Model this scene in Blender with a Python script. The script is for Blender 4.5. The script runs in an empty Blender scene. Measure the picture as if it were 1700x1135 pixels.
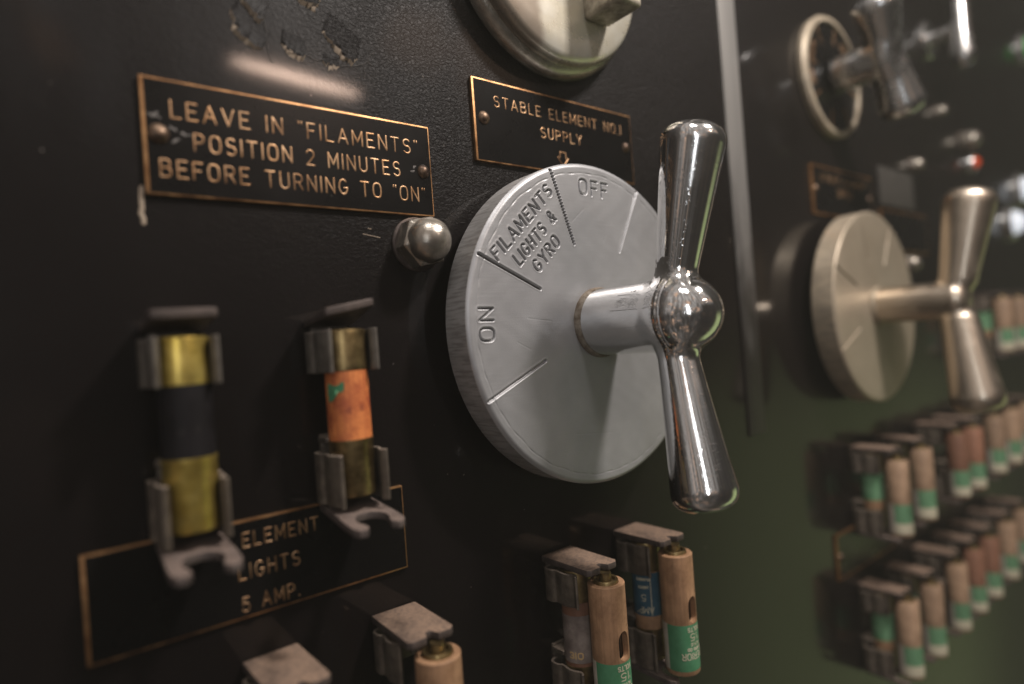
import bpy, bmesh, math, random
import numpy as np
from mathutils import Vector, Matrix

random.seed(7)
rng = np.random.default_rng(7)
S = 0.001                                   # everything below is written in millimetres
SC = bpy.context.scene
COL = SC.collection
PI = math.pi


def W(x, d, z):
    """panel coordinates (x right, d out of the panel, z up) -> world metres"""
    return Vector((x * S, -d * S, z * S))


# ------------------------------------------------------------------ camera
CAM_POS = (-127.8, 137.0, -4.52)
YAW, PITCH, ROLL = math.radians(38.16), math.radians(0.26), math.radians(-4.22)
fw = Vector((math.sin(YAW) * math.cos(PITCH), math.cos(YAW) * math.cos(PITCH), math.sin(PITCH)))
rt = fw.cross(Vector((0, 0, 1))).normalized()
up = rt.cross(fw)
r2 = rt * math.cos(ROLL) + up * math.sin(ROLL)
u2 = -rt * math.sin(ROLL) + up * math.cos(ROLL)
cam = bpy.data.cameras.new('camera')
cam_ob = bpy.data.objects.new('camera', cam)
COL.objects.link(cam_ob)
m = Matrix((r2, u2, -fw)).transposed().to_4x4()
m.translation = W(*CAM_POS)
cam_ob.matrix_world = m
cam.sensor_width = 36.0
cam.lens = 21.70
cam.clip_start = 0.004
cam.clip_end = 50.0
cam.dof.use_dof = True
cam.dof.focus_distance = 0.162
cam.dof.aperture_fstop = 4.6
cam.dof.aperture_blades = 7
SC.camera = cam_ob

# ------------------------------------------------------------------ render settings
SC.render.engine = 'CYCLES'
SC.cycles.use_denoising = True
SC.cycles.max_bounces = 8
SC.cycles.caustics_reflective = False
SC.cycles.caustics_refractive = False
SC.cycles.sample_clamp_indirect = 4.0
SC.view_settings.view_transform = 'Standard'
SC.view_settings.look = 'None'
SC.view_settings.exposure = 0.0
SC.view_settings.gamma = 1.0
SC.view_settings.use_curve_mapping = False


# ------------------------------------------------------------------ node helpers
class NT:
    def __init__(self, tree):
        self.t = tree
        self.n = tree.nodes
        self.l = tree.links

    def new(self, typ, **kw):
        n = self.n.new(typ)
        for k, v in kw.items():
            setattr(n, k, v)
        return n

    def set(self, sock, v):
        if hasattr(v, 'is_output') or isinstance(v, bpy.types.NodeSocket):
            self.l.new(v, sock)
        else:
            sock.default_value = v

    def math(self, op, a, b=0.0, c=0.0, clamp=False):
        n = self.new('ShaderNodeMath', operation=op, use_clamp=clamp)
        self.set(n.inputs[0], a)
        self.set(n.inputs[1], b)
        self.set(n.inputs[2], c)
        return n.outputs[0]

    def smooth(self, v, a, b):
        n = self.new('ShaderNodeMapRange', interpolation_type='SMOOTHSTEP')
        self.set(n.inputs[0], v)
        n.inputs[1].default_value = a
        n.inputs[2].default_value = b
        return n.outputs[0]

    def mix(self, f, a, b):
        n = self.new('ShaderNodeMix', data_type='RGBA')
        self.set(n.inputs[0], f)
        self.set(n.inputs[6], a)
        self.set(n.inputs[7], b)
        return n.outputs[2]

    def noise(self, co, scale, detail=4.0, rough=0.55, dist=0.0):
        n = self.new('ShaderNodeTexNoise')
        if co is not None:
            self.l.new(co, n.inputs['Vector'])
        n.inputs['Scale'].default_value = scale
        n.inputs['Detail'].default_value = detail
        n.inputs['Roughness'].default_value = rough
        n.inputs['Distortion'].default_value = dist
        return n.outputs['Fac']

    def mapping(self, co, scale=(1, 1, 1), rot=(0, 0, 0), loc=(0, 0, 0)):
        n = self.new('ShaderNodeMapping')
        self.l.new(co, n.inputs[0])
        n.inputs['Scale'].default_value = scale
        n.inputs['Rotation'].default_value = rot
        n.inputs['Location'].default_value = loc
        return n.outputs[0]


def rgb(r, g, b):
    return (r, g, b, 1.0)


# ------------------------------------------------------------------ the room's light (dim museum hall round the cabinet)
world = bpy.data.worlds.new('World')
SC.world = world
world.use_nodes = True
wt = NT(world.node_tree)
wt.n.clear()
tc = wt.new('ShaderNodeTexCoord')
sep = wt.new('ShaderNodeSeparateXYZ')
wt.l.new(tc.outputs['Generated'], sep.inputs[0])
wx, wy, wz = sep.outputs
az = wt.math('MULTIPLY', wt.math('ARCTAN2', wx, wt.math('MULTIPLY', wy, -1.0)), 180 / PI)   # 0 = straight out of the panel, + to the right
el = wt.math('MULTIPLY', wt.math('ARCSINE', wz), 180 / PI)
cmb = wt.new('ShaderNodeCombineXYZ')
wt.l.new(wt.math('MULTIPLY', az, 0.055), cmb.inputs[0])
wt.l.new(wt.math('MULTIPLY', el, 0.012), cmb.inputs[1])
bands = wt.noise(cmb.outputs[0], 3.2, 3.0, 0.6)
cmb2 = wt.new('ShaderNodeCombineXYZ')
wt.l.new(wt.math('MULTIPLY', az, 0.03), cmb2.inputs[0])
wt.l.new(wt.math('MULTIPLY', el, 0.03), cmb2.inputs[1])
blot = wt.noise(cmb2.outputs[0], 2.0, 3.0, 0.6)
rise = wt.smooth(el, -12, 45)
base = wt.mix(rise, rgb(0.035, 0.032, 0.031), rgb(0.20, 0.175, 0.16))
base = wt.mix(wt.smooth(bands, 0.47, 0.58), base, wt.mix(rise, rgb(0.16, 0.145, 0.14), rgb(0.62, 0.585, 0.565)))
base = wt.mix(wt.math('MULTIPLY', wt.smooth(blot, 0.56, 0.62), wt.smooth(bands, 0.42, 0.5)), base, rgb(0.80, 0.50, 0.34))
# added dark zones, so the panel reflects little light
gloom = wt.math('MULTIPLY', wt.math('MULTIPLY', wt.smooth(az, -22, 4), wt.smooth(az, 100, 84)), wt.math('MAXIMUM', wt.smooth(el, 30, 13), wt.smooth(az, 36, 48)))
base = wt.mix(wt.math('MULTIPLY', gloom, 0.93), base, rgb(0.012, 0.010, 0.010))
low = wt.math('MULTIPLY', wt.smooth(az, -75, -45), wt.math('MULTIPLY', wt.smooth(az, 60, 40), wt.smooth(el, 6, -8)))
base = wt.mix(wt.math('MULTIPLY', low, 0.55), base, rgb(0.012, 0.010, 0.010))
# green painted equipment low down across the aisle
g = wt.math('MULTIPLY', wt.math('MULTIPLY', wt.smooth(az, 43, 60), wt.smooth(az, 77, 71)),
            wt.math('MULTIPLY', wt.smooth(el, 3, -12), wt.smooth(el, -65, -48)))
base = wt.mix(g, base, rgb(0.37, 0.44, 0.20))
bg = wt.new('ShaderNodeBackground')
wt.l.new(base, bg.inputs[0])
bg.inputs[1].default_value = 1.0
wo = wt.new('ShaderNodeOutputWorld')
wt.l.new(bg.outputs[0], wo.inputs[0])


def area(name, pos, target, sx, sy, power, color, roll=0.0):
    li = bpy.data.lights.new(name, 'AREA')
    li.shape = 'RECTANGLE'
    li.size = sx * S
    li.size_y = sy * S
    li.energy = power
    li.color = color
    o = bpy.data.objects.new(name, li)
    COL.objects.link(o)
    p, t = W(*pos), W(*target)
    q = (t - p).to_track_quat('-Z', 'Y')
    o.matrix_world = Matrix.Translation(p) @ q.to_matrix().to_4x4() @ Matrix.Rotation(roll, 4, 'Z')
    return o


area('overhead_spot_fill', (125, 235, 335), (0, 0, 20), 40, 40, 2.05, (1.0, 0.925, 0.865))
area('overhead_spot_fill', (-120, 210, 520), (20, 0, 90), 90, 60, 0.95, (1.0, 0.945, 0.91))  # added fill from the upper left, brightens the big dial's side
area('chrome_streak_light', (-420, 520, 120), (-20, 0, 0), 50, 300, 0.4, (0.92, 0.96, 1.0))  # unseen light added to give the chrome a bright streak


def refl_point(px, py, dist):
    """where the mirrored line of sight through a photo pixel goes, DIST mm beyond the panel"""
    k = 1700 / 36 * 21.70
    v = r2 * ((px - 850) / k) - u2 * ((py - 567.5) / k) + fw
    c = W(*CAM_POS)
    t = -c.y / v.y
    hit = c + v * t
    v = Vector((v.x, -v.y, v.z)).normalized()
    return (hit + v * dist * S) / S


A_ = refl_point(380, 98, 620)
B_ = refl_point(598, 158, 560)
mid = (A_ + B_) / 2
dirv = (B_ - A_).normalized()
lm_ = bpy.data.lights.new('strip_lamp', 'AREA')
lm_.shape = 'ELLIPSE'
lm_.size = (B_ - A_).length * S
lm_.size_y = 4.5 * S
lm_.energy = 0.16
lm_.color = (1.0, 0.70, 0.54)
lo_ = bpy.data.objects.new('strip_lamp', lm_)
COL.objects.link(lo_)
zc = (mid - Vector((-80, 0, 60))).normalized()
yc = zc.cross(dirv).normalized()
zc = dirv.cross(yc)
mm = Matrix((dirv, yc, zc)).transposed().to_4x4()
mm.translation = mid * S
lo_.matrix_world = mm

# ------------------------------------------------------------------ thin haze added in place of the case glass's milky reflections
def build_added_haze():
    mt = bpy.data.materials.new('glass_veil_haze')
    mt.use_nodes = True
    t = NT(mt.node_tree)
    t.n.clear()
    o_ = t.new('ShaderNodeOutputMaterial')
    v = t.new('ShaderNodeVolumePrincipled')
    v.inputs['Color'].default_value = (0.92, 0.92, 0.80, 1)
    v.inputs['Density'].default_value = HAZE_DENSITY
    t.l.new(v.outputs[0], o_.inputs['Volume'])
    bm = bmesh.new()
    bmesh.ops.create_cube(bm, size=1.0)
    lo, hi = Vector((-0.70, -0.70, -1.5)), Vector((1.25, 0.06, 0.64))
    for vv in bm.verts:
        vv.co = Vector([(lo[i] + hi[i]) / 2 + vv.co[i] * (hi[i] - lo[i]) for i in range(3)])
    bm.normal_update()
    me = bpy.data.meshes.new('haze')
    bm.to_mesh(me)
    bm.free()
    me.materials.append(mt)
    o = bpy.data.objects.new('haze', me)
    COL.objects.link(o)
    o['kind'] = 'stuff'


HAZE_DENSITY = 0.085
build_added_haze()

# ------------------------------------------------------------------ materials
MATS = {}


def mat(name):
    mt = bpy.data.materials.new(name)
    mt.use_nodes = True
    t = NT(mt.node_tree)
    b = t.n['Principled BSDF']
    MATS[name] = mt
    tcn = t.new('ShaderNodeTexCoord')
    return mt, t, b, tcn.outputs['Object']


def bump(t, b, h, strength, dist=0.0002, sock='Normal'):
    n = t.new('ShaderNodeBump')
    n.inputs['Strength'].default_value = strength
    n.inputs['Distance'].default_value = dist
    t.l.new(h, n.inputs['Height'])
    t.l.new(n.outputs[0], b.inputs[sock])
    return n


def panel_paint(name='wrinkled_black_paint', coat=0.40):
    mt, t, b, co = mat(name)
    big = t.noise(co, 9, 3)
    col = t.mix(big, rgb(0.0031, 0.0021, 0.0021), rgb(0.0072, 0.0049, 0.0048))
    specks = t.smooth(t.noise(co, 620, 1, 0.4), 0.78, 0.82)
    patch = t.smooth(t.noise(co, 22, 3), 0.45, 0.62)
    col = t.mix(t.math('MULTIPLY', t.math('MULTIPLY', specks, patch), 0.5), col, rgb(0.32, 0.28, 0.25))
    t.l.new(col, b.inputs['Base Color'])
    t.l.new(t.math('MULTIPLY_ADD', big, 0.16, 0.36), b.inputs['Roughness'])
    w1 = t.noise(t.mapping(co, (1, 1, 1.25)), 1050, 3.0, 0.55, 0.9)
    w2 = t.noise(co, 260, 3.0)
    sp = t.new('ShaderNodeSeparateXYZ')
    t.l.new(co, sp.inputs[0])
    patchy = t.noise(co, 30, 3)
    rough_area = t.math('MULTIPLY', t.smooth(t.math('MULTIPLY_ADD', patchy, 0.05, sp.outputs[0]), -0.060, -0.025), t.smooth(t.math('MULTIPLY_ADD', patchy, 0.05, sp.outputs[2]), 0.035, 0.085))
    h = t.math('MULTIPLY_ADD', t.smooth(w1, 0.32, 0.68), t.math('MULTIPLY_ADD', rough_area, 1.0, 0.22), t.math('MULTIPLY', w2, 0.5))
    bump(t, b, h, 0.6, 0.00018)
    b.inputs['Specular IOR Level'].default_value = 0.13 if coat else 0.07
    b.inputs['Coat Weight'].default_value = coat
    b.inputs['Coat Roughness'].default_value = 0.07
    b.inputs['Coat IOR'].default_value = 1.65
    geo = t.new('ShaderNodeNewGeometry')
    t.l.new(geo.outputs['Normal'], b.inputs['Coat Normal'])
    return mt


def brass_mat(name, c0, c1, rough=0.38, metal=0.9, scale=300):
    mt, t, b, co = mat(name)
    n = t.noise(co, scale, 4, 0.6)
    wear_fade = t.smooth(t.noise(co, scale * 0.35, 4, 0.65), 0.40, 0.66)
    col = t.mix(t.smooth(n, 0.3, 0.75), c0, c1)
    col = t.mix(t.math('MULTIPLY', wear_fade, 0.8), col, rgb(c0[0] * 0.35, c0[1] * 0.33, c0[2] * 0.35))
    t.l.new(col, b.inputs['Base Color'])
    b.inputs['Metallic'].default_value = metal
    t.l.new(t.math('MULTIPLY_ADD', n, 0.25, rough - 0.1), b.inputs['Roughness'])
    bump(t, b, t.noise(co, scale * 3, 3), 0.25, 0.00005)
    return mt


def black_face():
    mt, t, b, co = mat('black_enamel')
    n = t.noise(co, 60, 4)
    col = t.mix(t.smooth(t.noise(co, 900, 2, 0.5), 0.73, 0.80), rgb(0.005, 0.0045, 0.0045), rgb(0.05, 0.045, 0.04))
    t.l.new(col, b.inputs['Base Color'])
    t.l.new(t.math('MULTIPLY_ADD', n, 0.2, 0.18), b.inputs['Roughness'])
    b.inputs['Specular IOR Level'].default_value = 0.2
    bump(t, b, t.noise(co, 400, 3), 0.08, 0.0001)
    return mt


def dial_metal(name='satin_cast_aluminium', c0=rgb(0.36, 0.36, 0.37), c1=rgb(0.455, 0.455, 0.465)):
    mt, t, b, co = mat(name)
    brush = t.noise(t.mapping(co, (70, 70, 1500), (0, math.radians(6), 0)), 1.0, 4.0, 0.65)
    fine = t.noise(co, 2600, 2)
    blot = t.noise(co, 45, 4)
    col = t.mix(t.smooth(blot, 0.3, 0.75), c0, c1)
    an = t.new('ShaderNodeAttribute', attribute_name='dirt_shade')
    col = t.mix(an.outputs['Fac'], col, rgb(0.06, 0.055, 0.05))
    t.l.new(col, b.inputs['Base Color'])
    b.inputs['Metallic'].default_value = 0.45
    t.l.new(t.math('MULTIPLY_ADD', brush, 0.15, 0.36), b.inputs['Roughness'])
    h = t.math('MULTIPLY_ADD', brush, 0.9, t.math('MULTIPLY', fine, 0.35))
    bump(t, b, h, 0.42, 0.00007)
    return mt


def edge_metal(name='turned_aluminium_edge', c0=rgb(0.36, 0.35, 0.34), c1=rgb(0.52, 0.51, 0.50)):
    mt, t, b, co = mat(name)
    brush = t.noise(t.mapping(co, (250, 3000, 250)), 1.0, 3.0)
    blot = t.noise(co, 80, 3)
    col = t.mix(t.smooth(blot, 0.3, 0.7), c0, c1)
    col = t.mix(t.math('MULTIPLY', t.smooth(t.noise(t.mapping(co, (1500, 130, 1500)), 1.0, 3.0), 0.42, 0.66), 0.55), col, rgb(0.17, 0.155, 0.145))
    t.l.new(col, b.inputs['Base Color'])
    b.inputs['Metallic'].default_value = 0.35
    t.l.new(t.math('MULTIPLY_ADD', brush, 0.25, 0.3), b.inputs['Roughness'])
    bump(t, b, brush, 0.4, 0.00008)
    return mt


def chrome(name='polished_chrome', grime=True, c=0.78, r0=0.075):
    mt, t, b, co = mat(name)
    sc1 = t.noise(t.mapping(co, (180, 1400, 1400), (0.4, 0.7, 0.2)), 1.0, 3.0)
    blot = t.noise(co, 120, 4)
    col = rgb(c, c * (0.995 if r0 < 0.3 else 0.86), c * (0.985 if r0 < 0.3 else 0.70))
    rough = t.math('MULTIPLY_ADD', t.smooth(blot, 0.45, 0.75), 0.14, r0)
    met = 1.0
    if grime:
        sp = t.new('ShaderNodeSeparateXYZ')
        t.l.new(co, sp.inputs[0])
        nz = t.noise(co, 420, 4, 0.6)
        n2 = t.noise(t.mapping(co, (1, 1, 1), (0, 0, 0), (0.3, 0.1, 0.7)), 300, 5, 0.65)
        zz = t.math('ABSOLUTE', t.math('MULTIPLY_ADD', nz, 0.013, t.math('SUBTRACT', sp.outputs[2], 0.0178)))
        dd = t.math('MULTIPLY_ADD', n2, 0.014, t.math('MULTIPLY', sp.outputs[1], -1.0))
        gm = t.math('MULTIPLY', t.smooth(zz, 0.0026, 0.0024), t.math('MULTIPLY', t.smooth(dd, 0.0395, 0.0398), t.smooth(dd, 0.0520, 0.0500)))
        gm = t.math('MULTIPLY', gm, 0.9)
        col = t.mix(gm, col, rgb(0.055, 0.046, 0.034))
        rough = t.math('MULTIPLY_ADD', gm, 0.45, rough, clamp=True)
        met = t.math('MULTIPLY_ADD', gm, -0.8, 1.0)
    t.set(b.inputs['Base Color'], col)
    t.set(b.inputs['Metallic'], met)
    t.set(b.inputs['Roughness'], rough)
    h = t.math('MULTIPLY_ADD', t.smooth(sc1, 0.56, 0.70), 1.0, t.math('MULTIPLY', t.noise(co, 160, 2), 1.2))
    bump(t, b, h, 0.11, 0.00012)
    return mt


def dusty_metal(name, c0, c1, dust, metal=0.55, rough=0.5, dust_amt=1.0):
    mt, t, b, co = mat(name)
    n = t.noise(co, 260, 5, 0.65)
    col = t.mix(t.smooth(n, 0.3, 0.7), c0, c1)
    geo = t.new('ShaderNodeNewGeometry')
    sp = t.new('ShaderNodeSeparateXYZ')
    t.l.new(geo.outputs['Normal'], sp.inputs[0])
    f = t.math('MULTIPLY', t.smooth(sp.outputs[2], 0.45, 0.95), t.math('MULTIPLY_ADD', t.smooth(t.noise(co, 1250, 5, 0.75), 0.34, 0.58), 0.6, t.math('MULTIPLY', t.smooth(t.noise(co, 120, 4), 0.3, 0.6), 0.4)))
    f = t.math('MULTIPLY', f, dust_amt)
    t.l.new(t.mix(f, col, dust), b.inputs['Base Color'])
    t.l.new(t.math('MULTIPLY_ADD', f, -metal, metal, clamp=True), b.inputs['Metallic'])
    t.l.new(t.math('MULTIPLY_ADD', f, 0.4, rough, clamp=True), b.inputs['Roughness'])
    bump(t, b, t.math('MULTIPLY_ADD', t.noise(co, 1700, 3, 0.7), 0.8, n), 0.55, 0.00016)
    return mt


def fibre(name, c0, c1, spot):
    mt, t, b, co = mat(name)
    g_ = t.noise(t.mapping(co, (1100, 1100, 70)), 1.0, 4.0, 0.6)
    blot = t.noise(co, 150, 5, 0.68)
    col = t.mix(t.smooth(blot, 0.28, 0.68), c0, c1)
    col = t.mix(t.math('MULTIPLY', t.smooth(g_, 0.42, 0.70), 0.5), col, c0)
    sp = t.smooth(t.noise(co, 210, 5, 0.65), 0.60, 0.70)
    col = t.mix(t.math('MULTIPLY', sp, 0.7), col, spot)
    oi = t.new('ShaderNodeObjectInfo')
    hs = t.new('ShaderNodeHueSaturation')
    hs.inputs['Saturation'].default_value = 0.95
    t.l.new(t.math('MULTIPLY_ADD', oi.outputs['Random'], 0.45, 0.78), hs.inputs['Value'])
    t.l.new(col, hs.inputs['Color'])
    t.l.new(hs.outputs[0], b.inputs['Base Color'])
    t.l.new(t.math('MULTIPLY_ADD', blot, 0.4, 0.40), b.inputs['Roughness'])
    bump(t, b, t.math('ADD', g_, t.noise(co, 1500, 3)), 0.5, 0.0001)
    return mt


def paper(name, c0, c1, rough=0.7):
    mt, t, b, co = mat(name)
    n = t.noise(co, 190, 5, 0.65)
    col = t.mix(t.smooth(n, 0.25, 0.8), c0, c1)
    t.l.new(col, b.inputs['Base Color'])
    b.inputs['Roughness'].default_value = rough
    bump(t, b, t.noise(co, 1100, 3), 0.2, 0.00006)
    return mt


M_PANEL = panel_paint()
M_BLACK = black_face()
M_BRASS = brass_mat('engraved_brass', rgb(0.40, 0.20, 0.085), rgb(0.62, 0.36, 0.17), 0.40, 0.9)
M_LETTER = brass_mat('brass_lettering', rgb(0.42, 0.235, 0.115), rgb(0.64, 0.42, 0.25), 0.42, 0.93)
M_SCREW = brass_mat('tarnished_screw_brass', rgb(0.09, 0.06, 0.045), rgb(0.34, 0.23, 0.15), 0.42, 0.85, 420)
M_CAP = brass_mat('fuse_cap_brass', rgb(0.60, 0.43, 0.085), rgb(0.82, 0.64, 0.19), 0.32, 0.75, 200)
M_CAPD = brass_mat('aged_cap_brass', rgb(0.20, 0.14, 0.06), rgb(0.46, 0.34, 0.16), 0.34, 0.9, 240)
M_DIAL = dial_metal()
M_EDGE = edge_metal()
M_DIAL2 = dial_metal('warm_light_aluminium', rgb(0.36, 0.30, 0.225), rgb(0.45, 0.38, 0.29))  # warm light on the far dial painted into the tint
M_EDGE2 = edge_metal('warm_light_aluminium_edge', rgb(0.40, 0.33, 0.24), rgb(0.55, 0.46, 0.34))  # same warm light painted into the edge colour
M_CHROME = chrome()
M_CHROME2 = chrome('dull_chrome', False, 0.60, 0.22)
M_CHROME3 = chrome('warm_light_chrome', False, 0.66, 0.31)  # golden light on the far handle painted in as tint
M_CLIP = dusty_metal('dusty_clip_metal', rgb(0.085, 0.068, 0.055), rgb(0.20, 0.165, 0.13), rgb(0.28, 0.22, 0.17))
M_CLIPG = dusty_metal('grey_clip_metal', rgb(0.11, 0.095, 0.08), rgb(0.20, 0.18, 0.155), rgb(0.31, 0.25, 0.22))
M_TAB = dusty_metal('dusty_tab_metal', rgb(0.055, 0.042, 0.038), rgb(0.11, 0.085, 0.075), rgb(0.27, 0.18, 0.125), 0.3, 0.55)
M_FORK = dusty_metal('dusty_fork_metal', rgb(0.07, 0.055, 0.05), rgb(0.14, 0.11, 0.10), rgb(0.19, 0.14, 0.115), 0.3, 0.6)
M_NUT = dusty_metal('dull_nickel', rgb(0.34, 0.30, 0.25), rgb(0.55, 0.51, 0.45), rgb(0.5, 0.42, 0.34), 0.85, 0.26, 0.25)
M_ZINC = dusty_metal('speckled_zinc_plate', rgb(0.56, 0.51, 0.39), rgb(0.74, 0.72, 0.64), rgb(0.6, 0.5, 0.4), 0.7, 0.33, 0.0)
def zinc():
    mt, t, b, co = mat('zinc_painted_reflection')
    n = t.noise(co, 55, 4, 0.6)
    col = t.mix(t.smooth(n, 0.3, 0.7), rgb(0.70, 0.64, 0.50), rgb(0.80, 0.77, 0.68))
    col = t.mix(t.math('MULTIPLY', t.smooth(t.noise(co, 48, 3, 0.5, 0.6), 0.55, 0.66), 0.35), col, rgb(0.52, 0.56, 0.58))
    sp = t.new('ShaderNodeSeparateXYZ')
    t.l.new(co, sp.inputs[0])
    dark_refl = t.smooth(t.math('MULTIPLY_ADD', t.noise(co, 70, 3), 0.012, sp.outputs[0]), -0.002, -0.007)  # dark reflection on the knob's left side, painted as brown
    col = t.mix(t.math('MULTIPLY', dark_refl, 0.8), col, t.mix(n, rgb(0.20, 0.16, 0.13), rgb(0.34, 0.26, 0.20)))
    pit = t.smooth(t.noise(co, 700, 2, 0.5), 0.70, 0.76)
    col = t.mix(t.math('MULTIPLY', pit, 0.7), col, rgb(0.16, 0.12, 0.08))
    t.l.new(col, b.inputs['Base Color'])
    b.inputs['Metallic'].default_value = 0.55
    t.l.new(t.math('MULTIPLY_ADD', n, 0.12, 0.22), b.inputs['Roughness'])
    bump(t, b, n, 0.3, 0.0003)
    return mt


M_ZINC = zinc()
M_BAR = dusty_metal('pitted_bar_metal', rgb(0.20, 0.17, 0.13), rgb(0.52, 0.47, 0.38), rgb(0.5, 0.4, 0.3), 0.5, 0.5, 0.4)
M_FIBRE = fibre('brown_fibre_tube', rgb(0.22, 0.115, 0.055), rgb(0.42, 0.235, 0.12), rgb(0.09, 0.045, 0.022))
M_FIBRE_P = fibre('haze_paled_fibre_tube', rgb(0.24, 0.145, 0.085), rgb(0.42, 0.27, 0.165), rgb(0.10, 0.06, 0.04))  # veil of haze over the far tubes painted in as paler tan
M_FIBRE_R = fibre('red_brown_fibre_tube', rgb(0.20, 0.085, 0.045), rgb(0.28, 0.125, 0.07), rgb(0.09, 0.04, 0.02))
M_ORANGE = fibre('orange_fibre_body', rgb(0.30, 0.045, 0.007), rgb(0.68, 0.21, 0.032), rgb(0.18, 0.028, 0.01))
M_BLACKF = fibre('black_fibre_body', rgb(0.006, 0.005, 0.006), rgb(0.012, 0.010, 0.012), rgb(0.02, 0.018, 0.018))
M_BLACKF.node_tree.nodes['Principled BSDF'].inputs['Specular IOR Level'].default_value = 0.2
M_GREEN = paper('green_label_paper', rgb(0.05, 0.20, 0.09), rgb(0.09, 0.29, 0.15))
M_GREENP = paper('haze_paled_green_label', rgb(0.09, 0.23, 0.11), rgb(0.17, 0.33, 0.19))  # veil of haze over the far labels painted in as paler green
M_WHITE = paper('cream_label_paper', rgb(0.50, 0.44, 0.36), rgb(0.68, 0.62, 0.53))
M_BLUE = paper('blue_label_paper', rgb(0.02, 0.07, 0.12), rgb(0.045, 0.12, 0.17))
M_FOIL = paper('scuffed_grey_label', rgb(0.12, 0.09, 0.08), rgb(0.30, 0.25, 0.22), 0.45)
M_INK = paper('cream_printing', rgb(0.50, 0.46, 0.33), rgb(0.62, 0.58, 0.44))
M_TANINK = paper('tan_printing', rgb(0.42, 0.28, 0.13), rgb(0.52, 0.36, 0.18))
M_RUST = dusty_metal('rusty_collar', rgb(0.085, 0.055, 0.03), rgb(0.34, 0.30, 0.25), rgb(0.3, 0.22, 0.15), 0.2, 0.65, 0.3)
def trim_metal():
    mt, t, b, co = mat('trim_painted_fade')
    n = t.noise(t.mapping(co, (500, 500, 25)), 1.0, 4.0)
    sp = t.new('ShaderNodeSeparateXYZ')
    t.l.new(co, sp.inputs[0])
    wear_fade = t.smooth(t.math('MULTIPLY_ADD', t.noise(t.mapping(co, (160, 160, 45)), 1.0, 4.0), 0.09, sp.outputs[2]), 0.03, 0.13)  # light fading down the strip, painted as a grey-to-black mix
    col = t.mix(wear_fade, rgb(0.013, 0.010, 0.010), t.mix(n, rgb(0.26, 0.25, 0.24), rgb(0.37, 0.355, 0.34)))
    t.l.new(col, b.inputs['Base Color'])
    t.l.new(t.math('MULTIPLY', wear_fade, 0.55), b.inputs['Metallic'])
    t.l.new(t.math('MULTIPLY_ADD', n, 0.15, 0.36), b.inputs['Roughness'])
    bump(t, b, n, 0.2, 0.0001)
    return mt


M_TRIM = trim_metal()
M_PRIMER = paper('tan_primer', rgb(0.24, 0.18, 0.13), rgb(0.50, 0.41, 0.31))
M_FLAKE = panel_paint('dull_peeled_paint', 0.0)
M_DARK = paper('dark_inside', rgb(0.012, 0.009, 0.007), rgb(0.025, 0.018, 0.014))
M_SCUFF = paper('pale_scuff', rgb(0.05, 0.045, 0.042), rgb(0.22, 0.20, 0.185))
M_CARD = paper('grey_card', rgb(0.035, 0.031, 0.027), rgb(0.055, 0.05, 0.045))


def lens(name, c, emit=0.0):
    mt, t, b, co = mat(name)
    b.inputs['Base Color'].default_value = c
    b.inputs['Roughness'].default_value = 0.15
    if emit:
        b.inputs['Emission Color'].default_value = c
        b.inputs['Emission Strength'].default_value = emit
    return mt


M_RED = lens('red_lens', rgb(0.70, 0.08, 0.02), 0.2)
M_GRNL = lens('green_lens', rgb(0.02, 0.30, 0.04), 0.6)
M_WHT = lens('glowing_reflection', rgb(0.72, 0.76, 0.82), 0.75)  # glow standing in for pale reflections, not a real lens

# ------------------------------------------------------------------ mesh helpers


def link(name, me, m_, parent=None, smooth=True):
    me.materials.append(m_)
    if smooth:
        me.polygons.foreach_set('use_smooth', [True] * len(me.polygons))
    o = bpy.data.objects.new(name, me)
    COL.objects.link(o)
    if parent is not None:
        o.parent = parent
    return o


def pyd(name, v, f, m_, parent=None, smooth=True, sharp=None):
    me = bpy.data.meshes.new(name)
    me.from_pydata([tuple(a) for a in v], [], f)
    me.validate()
    o = link(name, me, m_, parent, smooth)
    if smooth and sharp:
        me.set_sharp_from_angle(angle=math.radians(sharp))
    return o


def thing(name, label, cat, loc=(0, 0, 0), group=None):
    o = bpy.data.objects.new(name, None)
    o.empty_display_size = 0.01
    COL.objects.link(o)
    o.location = W(*loc)
    tag(o, label, cat, group)
    return o


def tag(o, label, cat, group=None):
    o['label'] = label
    o['category'] = cat
    if group:
        o['group'] = group
    return o


def lathe(name, prof, m_, parent=None, axis='d', seg=64, at=(0, 0, 0), sharp=38, closed=False, wob=0.0):
    """prof: list of (radius, height) in mm; axis 'd' = out of the panel, 'z' = up"""
    v, f = [], []
    n = len(prof)
    for j in range(seg):
        a = 2 * PI * j / seg
        for (r, h) in prof:
            c_, s_ = math.cos(a) * r, math.sin(a) * r
            if axis == 'd':
                v.append(W(at[0] + c_, at[1] + h, at[2] + s_))
            else:
                v.append(W(at[0] + c_, at[1] + s_, at[2] + h))
    for j in range(seg):
        k = (j + 1) % seg
        for i in range(n - 1):
            f.append((j * n + i, j * n + i + 1, k * n + i + 1, k * n + i))
    bm = bmesh.new()
    bv = [bm.verts.new(p) for p in v]
    for q in f:
        try:
            bm.faces.new([bv[i] for i in q])
        except ValueError:
            pass
    bmesh.ops.remove_doubles(bm, verts=bm.verts, dist=1e-7)
    bm.normal_update()
    bmesh.ops.recalc_face_normals(bm, faces=bm.faces)
    me = bpy.data.meshes.new(name)
    bm.to_mesh(me)
    bm.free()
    o = link(name, me, m_, parent)
    me.set_sharp_from_angle(angle=math.radians(sharp))
    return o


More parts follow.
